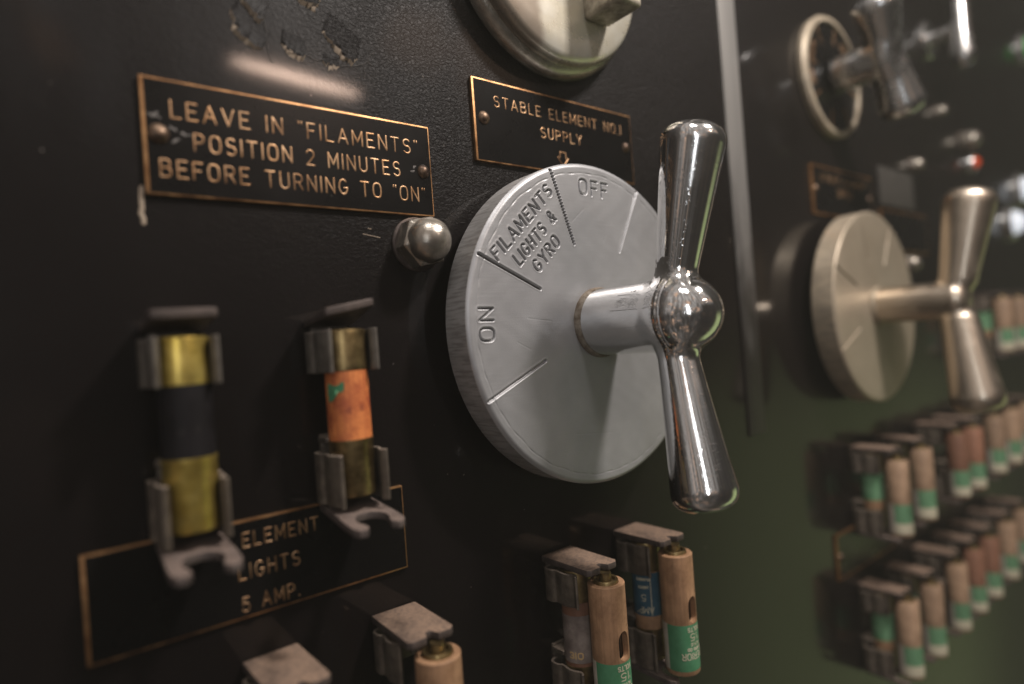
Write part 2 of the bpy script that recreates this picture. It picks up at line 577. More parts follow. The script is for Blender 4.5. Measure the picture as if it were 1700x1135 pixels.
def prism(name, poly, h0, h1, m_, parent=None, plane='xz', bev=0.25, at=(0, 0, 0), fn=None, seg=2):
    """poly in mm; plane 'xz' extrudes along d (h0..h1), 'xd' extrudes along z"""
    bm = bmesh.new()
    lo, hi = [], []
    for (a, b) in poly:
        if plane == 'xz':
            lo.append(bm.verts.new((a, h0, b)))
            hi.append(bm.verts.new((a, h1, b)))
        else:
            lo.append(bm.verts.new((a, b, h0)))
            hi.append(bm.verts.new((a, b, h1)))
    n = len(poly)
    bm.faces.new(lo)
    bm.faces.new(hi[::-1])
    for i in range(n):
        j = (i + 1) % n
        bm.faces.new((lo[i], hi[i], hi[j], lo[j]))
    bm.normal_update()
    bmesh.ops.recalc_face_normals(bm, faces=bm.faces)
    if bev:
        bmesh.ops.bevel(bm, geom=[e for e in bm.edges if e.calc_face_angle(0) > 0.3], offset=bev, segments=seg, affect='EDGES', profile=0.6, clamp_overlap=True)
    bmesh.ops.triangulate(bm, faces=[f_ for f_ in bm.faces if len(f_.verts) > 4])
    for vv in bm.verts:
        x, d, z = vv.co
        if fn:
            x, d, z = fn(x, d, z)
        vv.co = W(at[0] + x, at[1] + d, at[2] + z)
    bm.normal_update()
    bmesh.ops.recalc_face_normals(bm, faces=bm.faces)
    me = bpy.data.meshes.new(name)
    bm.to_mesh(me)
    bm.free()
    o = link(name, me, m_, parent)
    me.set_sharp_from_angle(angle=math.radians(35))
    return o


def strip_profile(pts, th):
    """closed outline of a bent sheet of thickness TH following pts"""
    P = [Vector(p) for p in pts]
    L_, R_ = [], []
    for i, p in enumerate(P):
        t_ = (P[min(i + 1, len(P) - 1)] - P[max(i - 1, 0)]).normalized()
        nrm = Vector((-t_.y, t_.x))
        L_.append(p + nrm * th / 2)
        R_.append(p - nrm * th / 2)
    return [tuple(q) for q in L_ + R_[::-1]]


def catmull(pts, n=5):
    out = []
    P = [np.array(p, float) for p in pts]
    for i in range(len(P) - 1):
        p0, p1, p2, p3 = P[max(i - 1, 0)], P[i], P[i + 1], P[min(i + 2, len(P) - 1)]
        for k in range(n):
            t_ = k / n
            out.append(tuple(0.5 * (2 * p1 + (p2 - p0) * t_ + (2 * p0 - 5 * p1 + 4 * p2 - p3) * t_ ** 2 + (3 * p1 - p0 - 3 * p2 + p3) * t_ ** 3)))
    out.append(tuple(P[-1]))
    return out


# ------------------------------------------------------------------ single-stroke engraving alphabet
def arc(cx, cy, rx, ry, a0, a1, n=10):
    return [(cx + rx * math.cos(math.radians(a0 + (a1 - a0) * i / n)), cy + ry * math.sin(math.radians(a0 + (a1 - a0) * i / n))) for i in range(n + 1)]


def squircle(cx, cy, rx, ry, n=28, e=0.72):
    o = []
    for i in range(n + 1):
        a = 2 * PI * i / n
        c_, s_ = math.cos(a), math.sin(a)
        o.append((cx + rx * math.copysign(abs(c_) ** e, c_), cy + ry * math.copysign(abs(s_) ** e, s_)))
    return o


G = {
    'A': (0.70, [[(0, 0), (0.35, 1), (0.70, 0)], [(0.12, 0.33), (0.58, 0.33)]]),
    'B': (0.60, [[(0, 0), (0, 1), (0.34, 1)] + arc(0.34, 0.765, 0.22, 0.235, 90, -90)[1:] + [(0, 0.53)], [(0.34, 0.53)] + arc(0.34, 0.265, 0.26, 0.265, 90, -90) + [(0, 0)]]),
    'C': (0.62, [arc(0.33, 0.5, 0.33, 0.5, 45, 315, 20)]),
    'D': (0.64, [[(0, 0), (0, 1), (0.26, 1)] + arc(0.26, 0.5, 0.38, 0.5, 90, -90, 16)[1:] + [(0, 0)]]),
    'E': (0.54, [[(0.54, 1), (0, 1), (0, 0), (0.54, 0)], [(0, 0.52), (0.44, 0.52)]]),
    'F': (0.52, [[(0.52, 1), (0, 1), (0, 0)], [(0, 0.52), (0.42, 0.52)]]),
    'G': (0.66, [arc(0.33, 0.5, 0.33, 0.5, 48, 345, 22) + [(0.65, 0.44), (0.40, 0.44)]]),
    'H': (0.60, [[(0, 0), (0, 1)], [(0.6, 0), (0.6, 1)], [(0, 0.52), (0.6, 0.52)]]),
    'I': (0.0, [[(0, 0), (0, 1)]]),
    'L': (0.50, [[(0, 1), (0, 0), (0.50, 0)]]),
    'M': (0.74, [[(0, 0), (0, 1), (0.37, 0.25), (0.74, 1), (0.74, 0)]]),
    'N': (0.62, [[(0, 0), (0, 1), (0.62, 0), (0.62, 1)]]),
    'O': (0.66, [squircle(0.33, 0.5, 0.33, 0.5)]),
    'P': (0.58, [[(0, 0), (0, 1), (0.32, 1)] + arc(0.32, 0.74, 0.26, 0.26, 90, -90)[1:] + [(0, 0.48)]]),
    'R': (0.60, [[(0, 0), (0, 1), (0.32, 1)] + arc(0.32, 0.74, 0.26, 0.26, 90, -90)[1:] + [(0, 0.48)], [(0.30, 0.48), (0.60, 0)]]),
    'S': (0.58, [arc(0.29, 0.755, 0.27, 0.245, 35, 265, 14) + arc(0.29, 0.265, 0.28, 0.265, 90, -145, 14)[1:]]),
    'T': (0.64, [[(0, 1), (0.64, 1)], [(0.32, 1), (0.32, 0)]]),
    'U': (0.60, [[(0, 1), (0, 0.30)] + arc(0.30, 0.30, 0.30, 0.30, 180, 360, 12)[1:] + [(0.60, 1)]]),
    'V': (0.68, [[(0, 1), (0.34, 0), (0.68, 1)]]),
    'Y': (0.66, [[(0, 1), (0.33, 0.48), (0.66, 1)], [(0.33, 0.48), (0.33, 0)]]),
    '0': (0.60, [squircle(0.30, 0.5, 0.30, 0.5)]),
    '1': (0.05, [[(0, 0), (0, 1)]]),
    '2': (0.56, [arc(0.28, 0.72, 0.27, 0.28, 165, -35, 12) + [(0.0, 0.0), (0.56, 0.0)]]),
    '3': (0.54, [arc(0.26, 0.75, 0.26, 0.25, 150, -90, 12), arc(0.26, 0.25, 0.28, 0.25, 90, -150, 12)]),
    '5': (0.54, [[(0.50, 1), (0.08, 1), (0.04, 0.55)] + arc(0.25, 0.31, 0.29, 0.31, 125, -150, 14)]),
    '.': (0.05, [[(0, 0.0), (0.04, 0.0)]]),
    '-': (0.34, [[(0, 0.5), (0.34, 0.5)]]),
    "'": (0.0, [[(0, 1.0), (0, 0.78)]]),
    '"': (0.20, [[(0, 1.0), (0, 0.90)], [(0.20, 1.0), (0.20, 0.90)]]),
    '&': (0.70, [[(0.70, 0.0), (0.17, 0.66)] + arc(0.32, 0.80, 0.18, 0.20, 215, -40, 12) + [(0.15, 0.42)] + arc(0.28, 0.24, 0.27, 0.24, 140, 330, 12) + [(0.66, 0.46)]]),
    ' ': (0.34, []),
}


def text_strokes(s, h, width=None, center=(0.0, 0.0), gap=0.26, rot=0.0):
    """polylines of the line of text in mm, centred; WIDTH stretches it to fit"""
    x, out = 0.0, []
    for ch in s:
        w_, st = G[ch]
        for pl in st:
            out.append([(x + a, b) for a, b in pl])
        x += w_ + gap
    tot = x - gap
    sx = h if width is None else width / tot
    res = []
    c_, s_ = math.cos(rot), math.sin(rot)
    for pl in out:
        q = []
        for a, b in pl:
            u, v = (a - tot / 2) * sx, (b - 0.5) * h
            q.append((center[0] + u * c_ - v * s_, center[1] + u * s_ + v * c_))
        res.append(q)
    return res


def split_sharp(pl, lim=40):
    parts, cur = [], [pl[0]]
    for i in range(1, len(pl)):
        cur.append(pl[i])
        if i < len(pl) - 1:
            a = np.subtract(pl[i], pl[i - 1])
            b = np.subtract(pl[i + 1], pl[i])
            na, nb = np.hypot(*a), np.hypot(*b)
            if na > 1e-9 and nb > 1e-9 and math.degrees(math.acos(max(-1, min(1, float(a @ b / na / nb))))) > lim:
                parts.append(cur)
                cur = [pl[i]]
    parts.append(cur)
    return parts


def stroke_mesh(name, lines, hw, ht, m_, parent, fn, jit=0.0):
    """raised rounded strokes; fn(u, v, h) -> (x, d, z) mm"""
    V, F = [], []
    for line_ in lines:
        for pl in split_sharp(line_):
            p = np.array(pl, float)
            if len(p) < 2:
                continue
            if len(p) == 2:
                p = np.linspace(p[0], p[1], 4)
            t_ = np.gradient(p, axis=0)
            ln = np.hypot(t_[:, 0], t_[:, 1])[:, None]
            t_ = t_ / np.maximum(ln, 1e-9)
            hw_ = hw * (1 + jit * rng.uniform(-1, 1))
            rows = [(p[0] - t_[0] * hw_, t_[0], 0.15), (p[0] - t_[0] * hw_ * 0.7, t_[0], 0.72)]
            rows += [(p[i], t_[i], 1.0) for i in range(len(p))]
            rows += [(p[-1] + t_[-1] * hw_ * 0.7, t_[-1], 0.72), (p[-1] + t_[-1] * hw_, t_[-1], 0.15)]
            b0 = len(V)
            for (c_, tt, k) in rows:
                nn = np.array((-tt[1], tt[0]))
                for (o_, hh) in ((-1, 0), (-0.72, 0.75), (0, 1), (0.72, 0.75), (1, 0)):
                    q = c_ + nn * o_ * hw_ * k
                    V.append(W(*fn(q[0], q[1], ht * hh * (0.5 + 0.5 * k))))
            for i in range(len(rows) - 1):
                for j in range(4):
                    a = b0 + i * 5 + j
                    F.append((a, a + 1, a + 6, a + 5))
    return pyd(name, V, F, m_, parent)


def copy_thing(src, loc, rotx=0.0, roty=0.0, rotz=0.0):
    c = src.copy()
    COL.objects.link(c)
    c.location = W(*loc)
    c.rotation_euler = (rotx, roty, rotz)
    for ch in src.children:
        k = ch.copy()
        COL.objects.link(k)
        k.parent = c
        for g_ in ch.children:
            e_ = g_.copy()
            COL.objects.link(e_)
            e_.parent = k
    return c


# ================================================================== the panel
def build_panel():
    x0, x1, z0, z1 = -420, 1000, -420, 460
    o = prism('panel', [(x0, z0), (x1, z0), (x1, z1), (x0, z1)], -12, 0, M_PANEL, None, 'xz', 0)
    o['kind'] = 'structure'
    return o


panel = build_panel()

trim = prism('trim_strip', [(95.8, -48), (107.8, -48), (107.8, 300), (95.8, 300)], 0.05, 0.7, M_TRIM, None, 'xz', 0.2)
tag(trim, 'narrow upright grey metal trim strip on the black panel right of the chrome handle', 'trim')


def ragged(pts, n=7, amp=0.35):
    out = []
    for i in range(len(pts) - 1):
        a, b = np.array(pts[i], float), np.array(pts[i + 1], float)
        for k in range(n):
            out.append(a + (b - a) * k / n + rng.normal(0, amp, 2) * (0 if k == 0 else 1))
    out.append(np.array(pts[-1], float))
    return out


def flake(edge, depth, lift, updir=(0.12, 1.0)):
    """a sheet of lifted paint whose lower edge EDGE stands LIFT mm off the panel"""
    e = ragged(edge)
    n = len(e)
    R_ = 6
    ud = np.array(updir) / np.hypot(*updir)
    V, F = [], []
    base = [np.array(p, float) for p in catmull(edge, 8)]
    base = [base[int(round(k * (len(base) - 1) / (n - 1)))] for k in range(n)]
    R_ += 1
    for i, p in enumerate(e):
        end = math.sin(PI * (0.04 + 0.92 * i / (n - 1))) ** 0.6
        wide = (0.3 + 1.1 * abs(rng.normal(0.5, 0.35))) * end
        for r in range(R_):
            if r == 0:
                q = p - ud * wide
                V.append(W(q[0], 0.03, q[1]))
                continue
            t_ = (r - 1) / (R_ - 2)
            q = p * (1 - t_) ** 2 + base[i] * (1 - (1 - t_) ** 2) + ud * depth * t_ * (0.6 + 0.4 * end)
            V.append(W(q[0], lift * 0.62 * end * (1 - t_) ** 1.6 + 0.06 * (1 - t_) - 0.02 * (t_ > 0.99), q[1]))
    prim = []
    for i in range(n - 1):
        for r in range(R_ - 1):
            a = i * R_ + r
            F.append((a, a + 1, a + R_ + 1, a + R_))
            prim.append(r == 0)
    o = pyd('paint_flake', V, F, M_FLAKE, panel)
    o.data.materials.append(M_PRIMER)
    for k, pg in enumerate(o.data.polygons):
        if prim[k]:
            pg.material_index = 1
    o.data.set_sharp_from_angle(angle=math.radians(40))
    return o


flake([(-89.6, 71.5), (-89.0, 68.8), (-88.2, 66.6), (-85.6, 64.6), (-83.6, 64.2)], 6, 0.9, (0.6, 1))
flake([(-88.5, 77.0), (-86.9, 73.8), (-85.0, 71.6), (-83.4, 70.9), (-82.9, 72.0)], 5, 1.1, (0.5, 1))
flake([(-76.0, 79.6), (-74.6, 77.9), (-72.6, 76.9), (-70.6, 77.4), (-69.4, 79.0)], 5, 0.9)
flake([(-79.4, 66.4), (-77.6, 64.9), (-75.4, 64.3), (-74.1, 65.0)], 5, 0.7)
flake([(-69.6, 71.6), (-67.0, 69.0), (-64.6, 66.6), (-63.0, 66.2), (-61.2, 67.0)], 8, 0.9, (0.3, 1))
flake([(-70.0, 64.6), (-68.0, 63.9), (-66.0, 64.3)], 3, 0.4)


def crack(pts, name='paint_crack'):
    e = ragged(pts, 5, 0.15)
    return stroke_mesh(name, [[tuple(q) for q in e]], 0.13, 0.08, M_DARK, panel, lambda u, v, h: (u, 0.02 + h, v))


crack([(-83.0, 70.8), (-82.4, 68.0), (-82.3, 64.0), (-81.6, 61.8)])
crack([(-74.0, 65.0), (-71.2, 64.4), (-69.8, 64.8)])
crack([(-66.0, 64.3), (-63.4, 64.8), (-60.2, 66.0), (-58.4, 67.0), (-57.4, 66.4)])
crack([(-58.4, 67.0), (-58.0, 68.6), (-56.6, 69.6)])
crack([(-60.2, 66.0), (-59.4, 64.2), (-59.8, 62.8)])
sc_ = stroke_mesh('paint_chip', [[tuple(q) for q in ragged([(-108.5, 31.2), (-108.7, 28.0), (-108.6, 24.3)], 4, 0.12)]], 0.42, 0.12, M_PRIMER, panel, lambda u, v, h: (u, 0.02 + h, v))
stroke_mesh('scratch', [[(-63, 24.6), (-58.6, 23.9)], [(-61.6, 26.0), (-60.8, 25.9)]], 0.09, 0.04, M_PRIMER, panel, lambda u, v, h: (u, 0.02 + h, v))


# ================================================================== nameplates
def screw_head(parent, x, z, r, d0=1.0):
    s = lathe('screw', [(0, d0 + r * 0.62), (r * 0.35, d0 + r * 0.58), (r * 0.68, d0 + r * 0.42), (r * 0.92, d0 + r * 0.16), (r, d0 - 0.02)], M_SCREW, parent, 'd', 24, (x, 0, z))
    return s


def nameplate(x0, z1, w, h, label, lines, screws, bl=0.4, text_r=0.21):
    """brass plate with a black face recessed into a bare brass border; origin at the plate's lower left"""
    t = thing('nameplate', label, 'nameplate', (x0, 0, z1 - h))
    prism('plate', [(0, 0), (w, 0), (w, h), (0, h)], 0.05, 1.05, M_BRASS, t, 'xz', 0.12)
    prism('black_face', [(bl * 1.7, bl * 0.9), (w - bl * 0.7, bl * 0.9), (w - bl * 0.7, h - bl), (bl * 1.7, h - bl)], 0.9, 1.09, M_BLACK, t, 'xz', 0)
    pl = []
    for (s, hh, width, cx, cz) in lines:
        pl += text_strokes(s, hh, width, (cx - x0, cz - (z1 - h)), 0.40)
    if pl:
        stroke_mesh('lettering', pl, text_r, 0.10, M_LETTER, t, lambda u, v, k: (u, 1.06 + k, v), 0.06)
    for (sx, sz, r) in screws:
        screw_head(t, sx - x0, sz - (z1 - h), r, 1.05)
    return t


nameplate(-107.9, 53.1, 64.6, 23.2, 'long black and brass nameplate reading LEAVE IN FILAMENTS POSITION 2 MINUTES',
          [('LEAVE IN "FILAMENTS"', 3.4, 55.6, -74.9, 47.2), ('POSITION 2 MINUTES', 3.4, 46.4, -75.6, 41.1), ('BEFORE TURNING TO "ON"', 3.4, 59.4, -75.5, 35.2)],
          [(-105.1, 41.9, 2.05), (-45.6, 41.3, 1.8)])

P1 = bpy.data.objects['nameplate']
for q in ([(-106.6, 45.6), (-104.6, 45.0)], [(-103.0, 43.6), (-101.9, 42.9)], [(-102.6, 40.6), (-101.4, 41.3)], [(-101.0, 42.6), (-99.4, 42.4)], [(-48.6, 41.9), (-47.9, 42.4)], [(-49.4, 41.0), (-48.4, 41.2)], [(-105.9, 45.2), (-105.2, 46.0)]):
    stroke_mesh('scuff', [[(a + 107.9, b - 29.9) for a, b in ragged(q, 5, 0.1)]], 0.2, 0.04, M_SCUFF, P1, lambda u, v, h: (u, 1.08 + h, v), 0.5)

arrow = [[(2.9, 52.9), (2.9, 51.2), (1.9, 51.2), (4.1, 48.6), (6.3, 51.2), (5.3, 51.2), (5.3, 52.9), (2.9, 52.9)]]
PL2 = nameplate(-28.5, 69.65, 65.0, 23.1, 'black and brass nameplate reading STABLE ELEMENT NO.1 SUPPLY above the big silver dial',
                [('STABLE ELEMENT NO.1', 2.95, 52.6, 5.2, 64.0), ('SUPPLY', 2.95, 16.8, 4.2, 57.8)],
                [(-25.0, 58.7, 1.9), (33.3, 58.5, 1.8)], 0.4, 0.19)
stroke_mesh('arrow_mark', [[(a + 28.5, b - 46.55) for a, b in arrow[0]]], 0.24, 0.10, M_LETTER, PL2, lambda u, v, k: (u, 1.06 + k, v))

nameplate(-122.4, -36.55, 64.3, 19.9, 'black and brass nameplate reading ELEMENT LIGHTS 5 AMP behind two small fuses',
          [('ELEMENT', 2.8, 15.8, -87.2, -40.7), ('LIGHTS', 2.9, 12.4, -90.0, -47.1), ('5 AMP.', 2.8, 11.6, -90.1, -53.7)],
          [], 0.4, 0.19)
nameplate(162.6, 69.6, 66.0, 23.6, 'blurred black and brass nameplate above the far silver dial',
          [('STABLE ELEMENT', 3.3, 50, 196, 64.0), ('SUPPLY', 3.3, 16, 196, 57.8)],
          [(166, 58, 1.9), (225, 58, 1.9)], 0.9, 0.25)
nameplate(238, 54.6, 66.0, 23.0, 'dark nameplate behind the upper arm of the far chrome handle', [], [(242, 43, 1.9)], 0.9)
nameplate(159.6, -103.4, 64.0, 21.0, 'black and brass nameplate between the two far rows of fuses', [], [(163, -114, 1.9)], 0.9)
card = prism('instruction_card', [(240, 57), (288, 57), (288, 78), (240, 78)], 0.1, 0.9, M_CARD, None, 'xz', 0.15)
tag(card, 'plain grey card plate on the panel right of the blurred far nameplate', 'card')


# ================================================================== cap nut
def cap_nut(x, z, label, k=1.0, rot=0.2):
    t = thing('cap_nut', label, 'nut', (x, 0, z))
    lathe('washer', [(0, 0.9), (6.6 * k, 0.9), (6.9 * k, 0.6), (6.9 * k, 0.02)], M_TAB, t, 'd', 40)
    bm = bmesh.new()
    R_ = 6.7 * k
    ring = []
    for (rr, d) in ((R_, 0.95), (R_, 5.2 * k), (R_ * 0.86, 6.0 * k)):
        ring.append([bm.verts.new((rr * math.cos(rot + i * PI / 3), d, rr * math.sin(rot + i * PI / 3))) for i in range(6)])
    for a, b in ((0, 1), (1, 2)):
        for i in range(6):
            j = (i + 1) % 6
            bm.faces.new((ring[a][i], ring[a][j], ring[b][j], ring[b][i]))
    bm.faces.new(ring[2])
    bm.normal_update()
    bmesh.ops.recalc_face_normals(bm, faces=bm.faces)
    bmesh.ops.bevel(bm, geom=list(bm.edges), offset=0.35 * k, segments=2, affect='EDGES', profile=0.6)
    for v in bm.verts:
        v.co = W(v.co.x, v.co.y, v.co.z)
    bm.normal_update()
    bmesh.ops.recalc_face_normals(bm, faces=bm.faces)
    me = bpy.data.meshes.new('hex_base')
    bm.to_mesh(me)
    bm.free()
    link('hex_base', me, M_NUT, t)
    me.set_sharp_from_angle(angle=math.radians(25))
    prof = [(5.55 * k, 5.4 * k), (5.5 * k, 6.6 * k)]
    for i in range(1, 11):
        a = i / 10 * PI / 2
        prof.append((5.5 * k * math.cos(a), 6.6 * k + 5.0 * k * math.sin(a)))
    lathe('dome', prof, M_NUT, t, 'd', 48)
    return t


cap_nut(-48.6, 22.6, 'domed hexagonal nut below the right end of the long nameplate')
cap_nut(268, 24.5, 'small domed nut right of the far silver dial', 0.75)


# ================================================================== rotary switch: dial, shaft and chrome handle
def dial_face(name, parent, dfront, R_, text, m_):
    na, nr = (1500, 330) if text and len(text) > 8 else (700, 160)
    rr = np.linspace(0, 1, nr) ** 0.8 * R_
    aa = np.linspace(0, 2 * PI, na, endpoint=False)
    RR, AA = np.meshgrid(rr[1:], aa)
    X, Z = RR * np.cos(AA), RR * np.sin(AA)
    H = np.zeros_like(X)
    # worn bevel and the scribed ring near the rim
    H -= 0.75 * np.clip((RR - (R_ - 1.3)) / 1.3, 0, 1) ** 2
    ringr = 42.3 + 0.22 * np.sin(AA * 9 + 1.0) * np.sin(AA * 23)
    H -= 0.13 * np.exp(-((RR - ringr) / 0.22) ** 2) * (0.55 + 0.45 * np.sin(AA * 61) * np.sin(AA * 17))
    H += 0.02 * np.sin(X * 0.9 + 2 * np.sin(Z * 0.3)) * np.sin(Z * 0.8)
    for (p, q) in (((-31, -27), (-34, -33)), ((-8, 28), (-3, 32)), ((6, 26), (4.5, 23)), ((-30, -4), (-26, -6)), ((-12, -30), (2, -31.5)), ((14, 8), (24, 11)), ((-26, 2), (-18, 1))):
        vx, vz = q[0] - p[0], q[1] - p[1]
        t_ = np.clip(((X - p[0]) * vx + (Z - p[1]) * vz) / (vx * vx + vz * vz), 0, 1)
        H -= 0.035 * np.exp(-(np.hypot(X - p[0] - t_ * vx, Z - p[1] - t_ * vz) / 0.16) ** 2)
    if text:
        segs = []
        for pl, hw, dp, ser in text:
            for i in range(len(pl) - 1):
                segs.append((pl[i], pl[i + 1], hw, dp, ser))
        D = np.full_like(X, 9.0)
        DP = np.zeros_like(X)
        for (p, q, hw, dp, ser) in segs:
            m_box = (X > min(p[0], q[0]) - 2) & (X < max(p[0], q[0]) + 2) & (Z > min(p[1], q[1]) - 2) & (Z < max(p[1], q[1]) + 2)
            if not m_box.any():
                continue
            px, pz = X[m_box], Z[m_box]
            vx, vz = q[0] - p[0], q[1] - p[1]
            L2 = vx * vx + vz * vz + 1e-9
            t_ = np.clip(((px - p[0]) * vx + (pz - p[1]) * vz) / L2, 0, 1)
            d = np.hypot(px - p[0] - t_ * vx, pz - p[1] - t_ * vz) - hw
            if ser:
                d = d + 0.16 * np.sin(t_ * math.sqrt(L2) * 7.5) * 1.0
            cur = D[m_box]
            better = d < cur
            cur[better] = d[better]
            D[m_box] = cur
            k = DP[m_box]
            k[better] = dp
            DP[m_box] = k
        wall = np.clip((0.12 - D) / 0.34, 0, 1)
        wall = wall * wall * (3 - 2 * wall)
        H -= DP * wall
        H += 0.05 * np.exp(-((D - 0.30) / 0.22) ** 2) * (D > -0.1)
    X, Z, H = X.ravel(), Z.ravel(), H.ravel()
    dirt_shade = np.zeros(1 + len(X))
    if text:
        dirt_shade[1:] = (np.clip((-0.05 - D) / 0.2, 0, 1) * np.clip((H * -2.2), 0, 1).reshape(D.shape) * (0.95 - 0.12 * (X.reshape(D.shape) > -6) - 0.7 * (X.reshape(D.shape) > 9) - 0.8 * (Z.reshape(D.shape) < -8))).ravel()  # groove dirt plus painted shade, weaker on the lines that catch light
    V = np.empty((1 + len(X), 3))
    V[0] = (0, -dfront * S, 0)
    V[1:, 0] = X * S
    V[1:, 1] = -(dfront + H) * S
    V[1:, 2] = Z * S
    n1 = nr - 1
    j = np.arange(na)
    k = (j + 1) % na
    i = np.arange(n1 - 1)
    a = (1 + j[:, None] * n1 + i[None, :]).ravel()
    b = (1 + k[:, None] * n1 + i[None, :]).ravel()
    quads = np.stack([a, b, b + 1, a + 1], 1)
    tris = np.stack([np.zeros(na, int), 1 + k * n1, 1 + j * n1], 1)[:, ::-1]
    me = bpy.data.meshes.new(name)
    me.vertices.add(len(V))
    me.vertices.foreach_set('co', V.ravel())
    nl = quads.size + tris.size
    me.loops.add(nl)
    me.loops.foreach_set('vertex_index', np.concatenate([quads.ravel(), tris.ravel()]))
    me.polygons.add(len(quads) + len(tris))
    st = np.concatenate([np.arange(len(quads)) * 4, quads.size + np.arange(len(tris)) * 3])
    me.polygons.foreach_set('loop_start', st)
    me.update(calc_edges=True)
    me.validate()
    at_ = me.attributes.new('dirt_shade', 'FLOAT', 'POINT')
    at_.data.foreach_set('value', dirt_shade)
    o = link(name, me, m_, parent)
    me.flip_normals() if me.polygons[0].normal.y > 0 else None
    return o


def radial(ang, r0, r1):
    a = math.radians(ang)
    return [(math.sin(a) * r0, math.cos(a) * r0), (math.sin(a) * r1, math.cos(a) * r1)]


def at_angle(s, h, width, r, ang):
    a = math.radians(ang)
    return text_strokes(s, h, width, (math.sin(a) * r, math.cos(a) * r), 0.40, -a)


engr = []
for ang, ser in ((-114, 0), (-65.6, 0), (-19, 1), (27.5, 0)):
    engr.append((radial(ang, 23.2, 44.0), 0.42, 0.62, ser))
for s_, h_, w_, r_, a_ in (('OFF', 4.2, 11.2, 38.2, 2.5), ('ON', 4.3, 8.0, 39.3, -88.8), ('FILAMENTS', 3.25, 27.4, 37.2, -43), ('LIGHTS &', 3.25, 18.8, 31.6, -43), ('GYRO', 3.25, 11.6, 26.2, -43.5)):
    for pl in at_angle(s_, h_, w_, r_, a_):
        engr.append((pl, 0.25, 0.75, 0))


def sdf_handle(P, q):
    """P (n,3) in mm, axes x, d, z"""
    def rcone(P, a, b, ra, rb):
        ba = b - a
        l2 = ba @ ba
        t_ = np.clip(((P - a) @ ba) / l2, 0, 1)
        return np.linalg.norm(P - a - t_[:, None] * ba, axis=1) - (ra + (rb - ra) * (t_ ** 1.15))

    def smin(a, b, k):
        h = np.clip(0.5 + 0.5 * (b - a) / k, 0, 1)
        return b + (a - b) * h - k * h * (1 - h)

    rs = q['rs']
    rad = np.hypot(P[:, 0], P[:, 2])
    dx = rad - rs
    d1 = P[:, 1] - q['dh']
    d0_ = q['d0'] - P[:, 1]
    dy = np.maximum(d1, d0_)
    rnd = 1.2
    body = np.minimum(np.maximum(dx + rnd, dy + rnd), 0) + np.hypot(np.maximum(dx + rnd, 0), np.maximum(dy + rnd, 0)) - rnd
    dome = (np.sqrt(rad ** 2 + ((P[:, 1] - q['dh']) * q.get('dk', 1.25)) ** 2) - rs * q.get('hub', 1.02)) / 1.12
    body = smin(body, dome, 0.5)
    body = body + q.get('seam', 0.0) * np.exp(-((P[:, 1] - q['dh'] - 1.6) / 0.35) ** 2) * (rad > rs * 0.6)
    out = body
    for sgn in (1, -1):
        ax = np.array([math.cos(q['th']) * math.sin(q['ph']) * sgn, math.sin(q['th']), math.cos(q['th']) * math.cos(q['ph']) * sgn])
        c0 = np.array([0, q.get('ac', q['dh']), q.get('zc', 0.0)])
        arm = rcone(P, c0 + ax * q['n0'], c0 + ax * q['L'], q['rn'], q['rt'])
        t_ = (P - c0) @ ax - (q['L'] + q['rt'] * 0.70)
        kk = 4.6
        h = np.clip(0.5 - 0.5 * (t_ - arm) / kk, 0, 1)
        arm = t_ + (arm - t_) * h + kk * h * (1 - h)
        out = smin(out, arm, q['k'])
    return out


